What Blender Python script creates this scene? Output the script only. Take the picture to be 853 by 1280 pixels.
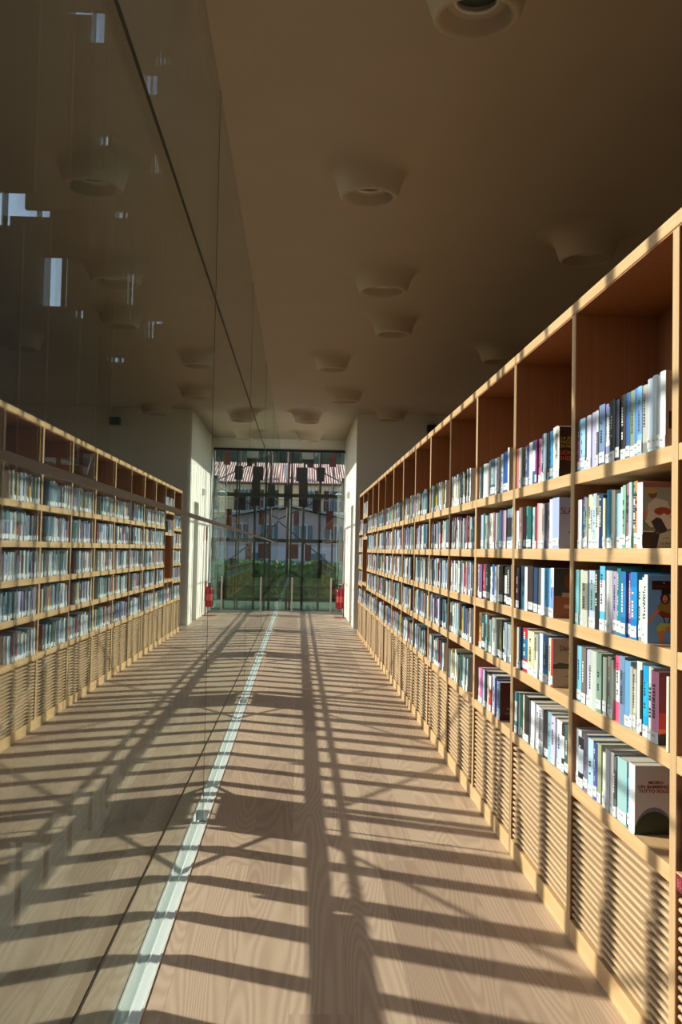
import bpy, bmesh, math, random
from mathutils import Vector, Matrix
for o in list(bpy.data.objects): bpy.data.objects.remove(o)
S = bpy.context.scene
COL = S.collection
PI = math.pi

# ---------------------------------------------------------------- camera
cd = bpy.data.cameras.new('camera'); cam = bpy.data.objects.new('camera', cd); COL.objects.link(cam)
R_ = Vector((0.998878, -0.043135, 0.019545)); U_ = Vector((-0.021206, -0.038387, 0.999038)); F_ = Vector((0.042343, 0.998332, 0.039259))
M = Matrix((R_, U_, -F_)).transposed().to_4x4(); M.translation = Vector((0, 0, 1.58))
cam.matrix_world = M
cd.sensor_fit = 'VERTICAL'; cd.sensor_height = 24.0; cd.lens = 1223.09 / 1280 * 24.0
cd.clip_start = 0.05; cd.clip_end = 500
S.camera = cam

# ---------------------------------------------------------------- light
SUN_DIR = Vector((1.0, -0.455, -0.575)).normalized()      # direction the light travels
sd = bpy.data.lights.new('sun', 'SUN'); sun = bpy.data.objects.new('sun', sd); COL.objects.link(sun)
sd.energy = 8.7; sd.angle = math.radians(1.1); sd.color = (1.0, 0.93, 0.82)
sun.rotation_euler = SUN_DIR.to_track_quat('-Z', 'Y').to_euler(); sun.location = (-6, 4, 8)
W = bpy.data.worlds.new('world'); S.world = W; W.use_nodes = True
nt = W.node_tree; bg = nt.nodes['Background']
sky = nt.nodes.new('ShaderNodeTexSky'); sky.sky_type = 'NISHITA'; sky.sun_disc = False
sky.sun_elevation = math.radians(27.6); sky.sun_rotation = math.atan2(-1.0, 0.455)
nt.links.new(sky.outputs[0], bg.inputs[0]); bg.inputs[1].default_value = 0.21
S.view_settings.view_transform = 'Standard'; S.view_settings.look = 'None'
S.view_settings.gamma = 1.0; S.view_settings.use_curve_mapping = False
S.view_settings.exposure = 0.0
S.cycles.max_bounces = 10; S.cycles.diffuse_bounces = 5; S.cycles.glossy_bounces = 5
S.cycles.transparent_max_bounces = 24; S.cycles.transmission_bounces = 6
S.cycles.sample_clamp_indirect = 6.0
S.cycles.use_denoising = True
S.cycles.caustics_reflective = False; S.cycles.caustics_refractive = False

# ---------------------------------------------------------------- materials
def lin(c):
    return tuple(((v/255)/12.92 if v/255 <= .04045 else ((v/255+.055)/1.055)**2.4) for v in c) + (1,)
def mat(name, col, rough=.6, metal=0., spec=.5):
    m = bpy.data.materials.new(name); m.use_nodes = True; b = m.node_tree.nodes['Principled BSDF']
    b.inputs['Base Color'].default_value = (*col[:3], 1); b.inputs['Roughness'].default_value = rough
    b.inputs['Metallic'].default_value = metal; b.inputs['Specular IOR Level'].default_value = spec
    return m
def N(m, t, **k):
    n = m.node_tree.nodes.new(t)
    for a, v in k.items(): setattr(n, a, v)
    return n
def L(m, a, b): m.node_tree.links.new(a, b)
def ramp(m, fac, stops):
    r = N(m, 'ShaderNodeValToRGB'); e = r.color_ramp.elements
    e[0].position, e[0].color = stops[0][0], (*stops[0][1], 1); e[1].position, e[1].color = stops[-1][0], (*stops[-1][1], 1)
    for p, c in stops[1:-1]:
        x = e.new(p); x.color = (*c, 1)
    L(m, fac, r.inputs[0]); return r.outputs[0]
def noise_mat(name, c1, c2, scale=(4, 4, 4), rough=.7, nscale=1., detail=4, bump=0., metal=0.):
    m = mat(name, c1, rough, metal); b = m.node_tree.nodes['Principled BSDF']
    tc = N(m, 'ShaderNodeTexCoord'); mp = N(m, 'ShaderNodeMapping'); mp.inputs['Scale'].default_value = scale
    L(m, tc.outputs['Object'], mp.inputs[0]); n = N(m, 'ShaderNodeTexNoise'); n.inputs['Scale'].default_value = nscale
    n.inputs['Detail'].default_value = detail; L(m, mp.outputs[0], n.inputs['Vector'])
    L(m, ramp(m, n.outputs[0], [(.3, c1), (.7, c2)]), b.inputs['Base Color'])
    if bump:
        bp = N(m, 'ShaderNodeBump'); bp.inputs['Strength'].default_value = bump; bp.inputs['Distance'].default_value = .004
        L(m, n.outputs[0], bp.inputs['Height']); L(m, bp.outputs[0], b.inputs['Normal'])
    return m
OAK_H = noise_mat('oak_horizontal_grain', (.64, .42, .22), (.53, .33, .155), (60, 1.2, 60), .45, 1.0, 5)
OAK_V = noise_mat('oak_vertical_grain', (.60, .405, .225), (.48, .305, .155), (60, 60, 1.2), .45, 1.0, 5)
OAK_B = noise_mat('oak_recess_shade', (.25, .078, .024), (.19, .056, .017), (40, 40, .9), .5, 1.0, 5)  # oak for backs and slat backing, recess shade and red bounce mixed in
OAK_I = noise_mat('oak_inner_shade', (.37, .145, .045), (.29, .105, .030), (60, 60, 1.2), .5, 1.0, 5)  # same oak, with the shade of the inner faces put into the colour
OAK_S = noise_mat('oak_slats', (.61, .43, .26), (.46, .31, .175), (80, 1.6, 80), .4, 1.0, 5)
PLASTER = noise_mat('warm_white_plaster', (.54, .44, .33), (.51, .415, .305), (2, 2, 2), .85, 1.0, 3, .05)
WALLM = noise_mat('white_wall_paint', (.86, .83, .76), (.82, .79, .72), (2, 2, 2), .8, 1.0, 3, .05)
DARKW = mat('dark_partition', (.16, .13, .11), .8)
STEEL = mat('brushed_steel', (.62, .62, .60), .35, 1.)
DARKST = mat('dark_steel', (.035, .045, .05), .45, .6)
BLACK = mat('black_plastic', (.012, .012, .014), .5)
RED = mat('red_enamel', (.36, .010, .018), .3)
REDD = mat('dark_red_enamel', (.30, .012, .018), .4)
WHITEP = mat('white_plastic', (.78, .78, .76), .5)
SILL = mat('pale_enamelled_tray', (.70, .77, .76), .25)
SILLW = mat('white_trim_metal', (.70, .70, .66), .45)
RAILM = mat('bronze_rail', (.12, .095, .07), .5, .3)
TERRA = noise_mat('terracotta_fin', (.115, .105, .095), (.075, .07, .065), (3, 3, .6), .8)
PANELS = [noise_mat('umber_panel', (.06, .04, .038), (.035, .028, .03), (2, 2, 2), .8),
          noise_mat('rust_panel', (.24, .05, .045), (.12, .04, .04), (1, 1, 3), .8),
          noise_mat('slate_panel', (.035, .045, .05), (.02, .028, .035), (2, 2, 2), .8),
          noise_mat('cream_panel', (.42, .40, .31), (.38, .36, .28), (2, 2, 2), .8)]
def glass(name, tint, extra=0.):
    """architectural glass: Schlick reflection over tinted transparency"""
    m = bpy.data.materials.new(name); m.use_nodes = True; t = m.node_tree; t.nodes.clear()
    out = N(m, 'ShaderNodeOutputMaterial'); mx = N(m, 'ShaderNodeMixShader'); tr = N(m, 'ShaderNodeBsdfTransparent'); gl = N(m, 'ShaderNodeBsdfGlossy')
    gl.inputs['Roughness'].default_value = 0.0; gl.inputs['Color'].default_value = (.87, .93, .90, 1); tr.inputs['Color'].default_value = (*tint, 1)
    g = N(m, 'ShaderNodeNewGeometry'); d = N(m, 'ShaderNodeVectorMath', operation='DOT_PRODUCT')
    L(m, g.outputs['Incoming'], d.inputs[0]); L(m, g.outputs['Normal'], d.inputs[1])
    a = N(m, 'ShaderNodeMath', operation='ABSOLUTE'); L(m, d.outputs['Value'], a.inputs[0])
    s = N(m, 'ShaderNodeMath', operation='SUBTRACT', use_clamp=True); s.inputs[0].default_value = 1; L(m, a.outputs[0], s.inputs[1])
    p = N(m, 'ShaderNodeMath', operation='POWER'); L(m, s.outputs[0], p.inputs[0]); p.inputs[1].default_value = 5
    k = N(m, 'ShaderNodeMath', operation='MULTIPLY_ADD', use_clamp=True); L(m, p.outputs[0], k.inputs[0]); k.inputs[1].default_value = .96; k.inputs[2].default_value = .04+extra
    # the two faces of one sheet: 2F/(1+F)
    n2 = N(m, 'ShaderNodeMath', operation='MULTIPLY'); L(m, k.outputs[0], n2.inputs[0]); n2.inputs[1].default_value = 2
    n3 = N(m, 'ShaderNodeMath', operation='ADD'); L(m, k.outputs[0], n3.inputs[0]); n3.inputs[1].default_value = 1
    q = N(m, 'ShaderNodeMath', operation='DIVIDE'); L(m, n2.outputs[0], q.inputs[0]); L(m, n3.outputs[0], q.inputs[1])
    L(m, q.outputs[0], mx.inputs[0]); L(m, tr.outputs[0], mx.inputs[1]); L(m, gl.outputs[0], mx.inputs[2]); L(m, mx.outputs[0], out.inputs[0])
    return m
GLASS = glass('facade_glass', (.90, .93, .91)); GLASS_T = glass('tinted_balustrade_glass', (.70, .84, .81)); GLASS_E = glass('gable_glass', (.93, .97, .97))

def floor_mat():
    m = mat('whitewashed_oak_planks', (.5, .4, .3), .5); b = m.node_tree.nodes['Principled BSDF']
    tc = N(m, 'ShaderNodeTexCoord'); sp = N(m, 'ShaderNodeSeparateXYZ'); L(m, tc.outputs['Object'], sp.inputs[0])
    def M1(op, a, v=None, w=None):
        n = N(m, 'ShaderNodeMath', operation=op)
        for i, x in enumerate((a, v, w)):
            if x is None: continue
            if hasattr(x, 'is_output'): L(m, x, n.inputs[i])
            else: n.inputs[i].default_value = x
        return n.outputs[0]
    xs = M1('DIVIDE', sp.outputs[0], .215); ix = M1('FLOOR', xs); fx = M1('FRACT', xs)
    wn = N(m, 'ShaderNodeTexWhiteNoise', noise_dimensions='1D'); L(m, ix, wn.inputs['W'])
    ys = M1('DIVIDE', M1('ADD', sp.outputs[1], M1('MULTIPLY', wn.outputs['Value'], 3.1)), 2.6); iy = M1('FLOOR', ys); fy = M1('FRACT', ys)
    cb = N(m, 'ShaderNodeCombineXYZ'); L(m, ix, cb.inputs[0]); L(m, iy, cb.inputs[1])
    wp = N(m, 'ShaderNodeTexWhiteNoise', noise_dimensions='2D'); L(m, cb.outputs[0], wp.inputs['Vector'])
    # cathedral grain: stretched warped rings, different in each plank
    off = N(m, 'ShaderNodeVectorMath', operation='SCALE'); L(m, wp.outputs['Color'], off.inputs[0]); off.inputs['Scale'].default_value = 7.
    v = N(m, 'ShaderNodeVectorMath', operation='ADD'); L(m, tc.outputs['Object'], v.inputs[0]); L(m, off.outputs[0], v.inputs[1])
    mp = N(m, 'ShaderNodeMapping'); mp.inputs['Scale'].default_value = (3.0, .26, 1); L(m, v.outputs[0], mp.inputs[0])
    n1 = N(m, 'ShaderNodeTexNoise'); n1.inputs['Scale'].default_value = 1.; n1.inputs['Detail'].default_value = 1.5; L(m, mp.outputs[0], n1.inputs['Vector'])
    rings = M1('SINE', M1('MULTIPLY', n1.outputs[0], 260.))
    mp2 = N(m, 'ShaderNodeMapping'); mp2.inputs['Scale'].default_value = (180, 5, 1); L(m, v.outputs[0], mp2.inputs[0])
    n2 = N(m, 'ShaderNodeTexNoise'); n2.inputs['Detail'].default_value = 4; L(m, mp2.outputs[0], n2.inputs['Vector'])
    g = M1('ADD', M1('MULTIPLY', rings, .38), M1('MULTIPLY', n2.outputs[0], .9))
    base = ramp(m, wp.outputs['Value'], [(0, (.47, .345, .25)), (.5, (.54, .41, .30)), (1, (.39, .28, .205))])
    gr = ramp(m, g, [(-.0, (1.06, 1.06, 1.06)), (.95, (.76, .71, .68))])
    mx = N(m, 'ShaderNodeMix', data_type='RGBA', blend_type='MULTIPLY'); mx.inputs['Factor'].default_value = .75
    L(m, base, mx.inputs['A']); L(m, gr, mx.inputs['B'])
    # thin dark joints between planks
    e = M1('MINIMUM', M1('MINIMUM', fx, M1('SUBTRACT', 1., fx)), M1('MULTIPLY', M1('MINIMUM', fy, M1('SUBTRACT', 1., fy)), 12.))
    j = M1('LESS_THAN', e, .004)
    mj = N(m, 'ShaderNodeMix', data_type='RGBA'); L(m, j, mj.inputs['Factor']); L(m, mx.outputs['Result'], mj.inputs['A']); mj.inputs['B'].default_value = (.32, .24, .18, 1)
    L(m, mj.outputs['Result'], b.inputs['Base Color'])
    bp = N(m, 'ShaderNodeBump'); bp.inputs['Strength'].default_value = .12; bp.inputs['Distance'].default_value = .002; L(m, g, bp.inputs['Height']); L(m, bp.outputs[0], b.inputs['Normal'])
    return m
FLOORM = floor_mat()
def attr_mat(name, rough):
    m = mat(name, (.5, .5, .5), rough); a = N(m, 'ShaderNodeVertexColor'); a.layer_name = 'col'
    L(m, a.outputs[0], m.node_tree.nodes['Principled BSDF'].inputs['Base Color']); return m
BOOKM = attr_mat('printed_book_cover', .38)
PAGES = noise_mat('paper_pages', (.58, .54, .46), (.46, .42, .35), (3, 300, 3), .9)

# ---------------------------------------------------------------- mesh helpers
class MB:
    def __init__(s): s.v = []; s.f = []; s.c = []
    def box(s, x0, x1, y0, y1, z0, z1, col=None, skip=''):
        i = len(s.v); s.v += [(x0,y0,z0),(x1,y0,z0),(x1,y1,z0),(x0,y1,z0),(x0,y0,z1),(x1,y0,z1),(x1,y1,z1),(x0,y1,z1)]
        for n, f in (('b',(0,3,2,1)),('t',(4,5,6,7)),('n',(0,1,5,4)),('e',(1,2,6,5)),('s',(2,3,7,6)),('w',(3,0,4,7))):
            if n in skip: continue
            s.f.append(tuple(i+k for k in f)); s.c.append(col)
        return s
    def quad(s, a, b, c, d, col=None):
        i = len(s.v); s.v += [a,b,c,d]; s.f.append((i,i+1,i+2,i+3)); s.c.append(col); return s
    def prism(s, prof, axis, a, b, col=None):
        """prof: closed 2D outline, extruded along axis from a to b"""
        n = len(prof); i = len(s.v)
        for t in (a, b):
            for p, q in prof:
                s.v.append({'x': (t,p,q), 'y': (p,t,q), 'z': (p,q,t)}[axis])
        s.f.append(tuple(i+k for k in range(n))[::-1]); s.f.append(tuple(i+n+k for k in range(n)))
        s.c += [col, col]
        for k in range(n):
            s.f.append((i+k, i+(k+1) % n, i+n+(k+1) % n, i+n+k)); s.c.append(col)
        return s
    def tube(s, pts, r, n=10, col=None, cap=True):
        pts = [Vector(p) for p in pts]; rs = r if isinstance(r, (list, tuple)) else [r]*len(pts); i0 = len(s.v)
        for k, p in enumerate(pts):
            t = (pts[min(k+1, len(pts)-1)] - pts[max(k-1, 0)]).normalized()
            u = t.cross(Vector((0,0,1)) if abs(t.z) < .9 else Vector((1,0,0))).normalized(); w = t.cross(u)
            for q in range(n):
                a = 2*PI*q/n; s.v.append(tuple(p + rs[k]*(math.cos(a)*u + math.sin(a)*w)))
        for k in range(len(pts)-1):
            for q in range(n):
                s.f.append((i0+k*n+q, i0+k*n+(q+1) % n, i0+(k+1)*n+(q+1) % n, i0+(k+1)*n+q)); s.c.append(col)
        if cap:
            s.f.append(tuple(i0+q for q in range(n))[::-1]); s.f.append(tuple(i0+(len(pts)-1)*n+q for q in range(n))); s.c += [col, col]
        return s
    def lathe(s, prof, n=48, c=(0,0,0), col=None):
        i0 = len(s.v)
        for r, z in prof:
            for q in range(n):
                a = 2*PI*q/n; s.v.append((c[0]+r*math.cos(a), c[1]+r*math.sin(a), c[2]+z))
        for k in range(len(prof)-1):
            for q in range(n):
                s.f.append((i0+k*n+q, i0+k*n+(q+1) % n, i0+(k+1)*n+(q+1) % n, i0+(k+1)*n+q)); s.c.append(col)
        return s
    def build(s, name, m, parent=None, loc=(0,0,0), smooth=False, bevel=0.):
        me = bpy.data.meshes.new(name); me.from_pydata(s.v, [], s.f)
        if any(x is not None for x in s.c):
            ca = me.color_attributes.new('col', 'FLOAT_COLOR', 'CORNER'); vals = []
            for f, cc in zip(s.f, s.c): vals += list(lin(cc or (200,200,200)))*len(f)
            ca.data.foreach_set('color', vals)
        me.materials.append(m); me.update()
        o = bpy.data.objects.new(name, me); COL.objects.link(o); o.location = loc
        if smooth: me.polygons.foreach_set('use_smooth', [True]*len(me.polygons))
        if bevel:
            b = o.modifiers.new('bevel', 'BEVEL'); b.width = bevel; b.segments = 2; b.limit_method = 'ANGLE'
        if parent: o.parent = parent
        return o
def bm_fix(o):
    bm = bmesh.new(); bm.from_mesh(o.data); bmesh.ops.recalc_face_normals(bm, faces=bm.faces); bm.to_mesh(o.data); bm.free(); return o
def tag(o, label=None, cat=None, group=None, kind=None):
    if label: o['label'] = label
    if cat: o['category'] = cat
    if group: o['group'] = group
    if kind: o['kind'] = kind
    return o
def empty(name, loc, label=None, cat=None, group=None, kind=None):
    o = bpy.data.objects.new(name, None); COL.objects.link(o); o.location = loc; o.empty_display_size = .1
    return tag(o, label, cat, group, kind)
def text(body, size, m, parent, mw, name='title', align='LEFT', ext=.0003, sx=1., bold=0.):
    cu = bpy.data.curves.new(name, 'FONT'); cu.body = body; cu.size = size; cu.align_x = align; cu.extrude = ext; cu.offset = bold
    t = bpy.data.objects.new('tmp', cu); COL.objects.link(t); bpy.context.view_layer.update()
    me = bpy.data.meshes.new_from_object(t.evaluated_get(bpy.context.evaluated_depsgraph_get())); bpy.data.objects.remove(t)
    me.materials.clear(); me.materials.append(m)
    me.transform(Matrix.Scale(sx, 4, Vector((1,0,0)))); me.transform(mw)
    o = bpy.data.objects.new(name, me); COL.objects.link(o); o.parent = parent; return o

# ---------------------------------------------------------------- setting
XG = -.54          # glass plane
XS = 1.1425        # front plane of the bookcases
HC = 4.3975        # ceiling
YB, YP, YE = -5.0, 19.95, 25.0
def struct(name, mb, m, parent=None, **k): return tag(mb.build(name, m, parent, **k), kind='structure' if not parent else None)
struct('floor', MB().box(-.50, 7.5, YB, YE+.05, -.12, 0), FLOORM)
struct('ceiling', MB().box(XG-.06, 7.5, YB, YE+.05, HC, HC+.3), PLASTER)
struct('wall_right', MB().box(7.5, 7.7, YB, YE, -.12, HC+.3), DARKW)
struct('wall_back', MB().box(-.50, 7.5, YB-.2, YB, -.12, HC+.3), DARKW)
# the pier and side wall at the far end, with a door recess
wf = MB()
DY0, DY1, DH = 20.75, 21.7, 2.56
wf.box(XS, 7.5, YP, DY0, 0, HC).box(XS+.16, 7.5, DY0, DY1, 0, DH).box(XS, 7.5, DY0, DY1, DH, HC).box(XS, 7.5, DY1, YE+.05, 0, HC)
struct('wall_end', wf, WALLM)
dr = MB().box(XS+.12, XS+.158, DY0+.03, DY1-.03, .01, DH-.03)
door = struct('door_1', dr, mat('grey_door_paint', (.42, .41, .36), .5), bevel=.004)
MB().tube([(XS+.118, DY0+.12, 1.02), (XS+.07, DY0+.12, 1.02), (XS+.07, DY0+.24, 1.02)], .009).build('door_handle', STEEL, door)

# floor edge channel beside the glass: steel angle, pale tray, white back lip
JT = [-2.8, 1.6, 5.95, 10.3, 14.7, 19.05, 23.4, YE]
tr = MB(); tr.box(-.502, -.494, YB, YE, -.12, .004)
struct('trim_1', tr, SILLW)
tn = 2
for a, b in zip([YB]+JT[:-1], JT):
    t = MB().box(-.538, -.503, a, b-.20 if b < YE else b, -.05, -.002)
    o = struct('trim_%d' % tn, t, SILL, bevel=.002); tn += 1
    MB().box(-.538, -.506, a+.002, a+.03, -.003, .012).build('trim_cap', SILLW, o)
struct('trim_%d' % tn, MB().box(-.60, -.503, YB, YE, -.14, -.10), DARKST); tn += 1

# the long glass wall: one window per bay, three panes one above the other
wn = 1
for a, b in zip([YB]+JT[:-1], JT):
    w = tag(empty('window_%d' % wn, (XG, (a+b)/2, 0)), kind='structure'); wn += 1
    h = (b-a)/2-.006
    for z0, z1 in ((-.05, .377), (.392, 3.082), (3.108, HC)):
        MB().box(-.014, 0, -h, h, z0, z1).build('pane', GLASS, w)
    MB().box(-.03, .0015, -h, h, .377, .392).box(-.04, .0015, -h, h, 3.082, 3.108).build('transom_joint', DARKST, w)
    MB().box(.0005, .010, -h-.006, h+.006, 1.730, 1.748).build('guard_rail', RAILM, w)
    MB().box(-.03, .001, h+.001, h+.010, -.05, HC).build('mullion_joint', DARKST, w)

# gable window
win = tag(empty('window_%d' % wn, (.3, YE, 0)), kind='structure'); wn += 1
x0, x1 = XG-.3, XS-.3
MB().box(x0, x1, -.008, .008, 0, 4.10).build('pane', GLASS_E, win)
for z, t in ((2.96, .045), (1.80, .045), (.62, .022)):
    MB().box(x0, x1, .012, .10, z-t, z+t).build('transom', DARKST, win)
MB().box(x0, x1, -.02, .10, 4.08, 4.14).build('head_frame', DARKST, win)
MB().box(x0, x1, -.03, .10, -.02, .02).build('sill_frame', STEEL, win)
for x, t in ((-.515, .025), (.225, .018)):
    MB().box(x-t, x+t, .012, .12, 0, 4.10).build('mullion', DARKST, win)
MB().box(.69, .72, .02, .30, 0, 4.10).build('glass_fin', GLASS_T, win)
struct('wall_gable', MB().box(XG-.06, XS, YE-.0, YE+.2, 4.14, HC), WALLM)

# balustrade in front of the gable window
bal = tag(empty('glass_balustrade', (.34, 24.7, 0), 'low green tinted glass balustrade with steel posts across the far window', 'balustrade'))
MB().box(-.84, .78, 0, .012, .03, 1.30).build('pane', GLASS_T, bal)
for x in (-.49, .49):
    MB().box(x-.02, x+.02, -.04, -.002, 0, .88).build('post', STEEL, bal, bevel=.003)

# ---------------------------------------------------------------- bookcases
SH = [.645, .985, 1.295, 1.607, 1.925]; TB = .052; TOP = 2.644; DEP = .36
D0 = 2.934; P = 1.12
BAYN = {0: 'cut off by the right edge', 1: 'nearest full bookcase', 2: 'second full bookcase', 3: 'third full bookcase', 4: 'fourth full bookcase'}
ORD = ['zeroth', 'first', 'second', 'third', 'fourth', 'fifth', 'sixth', 'seventh', 'eighth', 'ninth', 'tenth', 'eleventh', 'twelfth', 'thirteenth', 'fourteenth', 'fifteenth',
       'sixteenth', 'seventeenth', 'eighteenth', 'nineteenth', 'twentieth', 'twenty-first', 'twenty-second', 'twenty-third', 'twenty-fourth', 'twenty-fifth', 'twenty-sixth', 'twenty-seventh',
       'twenty-eighth', 'twenty-ninth', 'thirtieth'] + ['thirty-'+q for q in ('first', 'second', 'third', 'fourth', 'fifth', 'sixth', 'seventh', 'eighth', 'ninth')]
def slat_profile(zc):
    x0 = XS+.008; r = .0070; pts = []
    for k in range(7):
        a = PI/2 + PI*k/6
        pts.append((x0+r*.8+r*.8*math.cos(a), zc+r*math.sin(a)))
    pts += [(XS+.034, zc-r), (XS+.034, zc+r)]
    return pts
def bookcase(b):
    y0, y1 = D0+P*(b-1), D0+P*b      # centres of the near and far upright
    if b == 0: lab = 'oak bookcase cut off by the right edge of the view'
    elif b == 13: lab = 'oak bookcase with a tall empty niche, last but one before the pier'
    elif b == 14: lab = 'last oak bookcase of the row, beside the white pier'
    else: lab = 'oak bookcase over a slatted base, %s full one counted from the camera' % ORD[b]
    c = empty('bookcase', (0, (y0+y1)/2, 0), lab, 'bookcase', 'oak bookcases in one row')
    h = P/2; t = .025; last = b == 14
    def B(name, m, *bx, bevel=.002):
        mb = MB()
        for q in bx: mb.box(*q)
        return mb.build(name, m, c, bevel=bevel)
    for a_, b_ in ((-h, -h+t), (h-t, h-.0006)):
        u = B('upright', OAK_I, (XS+.004, XS+DEP, a_, b_, 0, TOP-TB), bevel=0)  # sides take the oak with painted shade
        MB().box(XS, XS+.004, a_, b_, 0, TOP-TB).build('front_edge', OAK_V, u)  # front strip: the oak without painted shade
    B('top_board', OAK_H, (XS, XS+DEP, -h, h-.0012, TOP-TB+.006, TOP)); B('top_shade_sheet', OAK_I, (XS+.003, XS+DEP, -h, h-.0012, TOP-TB, TOP-TB+.006), bevel=0)  # thin sheet added below the top board to paint in its underside shade
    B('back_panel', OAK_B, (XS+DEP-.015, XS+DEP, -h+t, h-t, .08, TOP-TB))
    hs = SH if b != 13 else [.645, 1.03, 1.83, 2.20]
    for z in hs:
        B('shelf', OAK_H, (XS+.001, XS+DEP-.015, -h+t, h-t, z-TB, z))
    if b == 13:
        B('divider', OAK_V, (XS+.01, XS+DEP-.015, -.01, .01, .645, 1.03-TB))
    B('kickboard', OAK_H, (XS, XS+.03, -h+t, h-t, 0, .088))
    z = .108; sp = MB()
    while z < SH[0]-TB-.010:
        sp.prism(slat_profile(z), 'y', -h+t, h-t); z += .0283
    bm_fix(sp.build('slat_panel', OAK_S, c))
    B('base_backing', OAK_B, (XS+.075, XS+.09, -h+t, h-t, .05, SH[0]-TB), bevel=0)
    return c
CASES = {b: bookcase(b) for b in range(-1+1, 15)}

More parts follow.
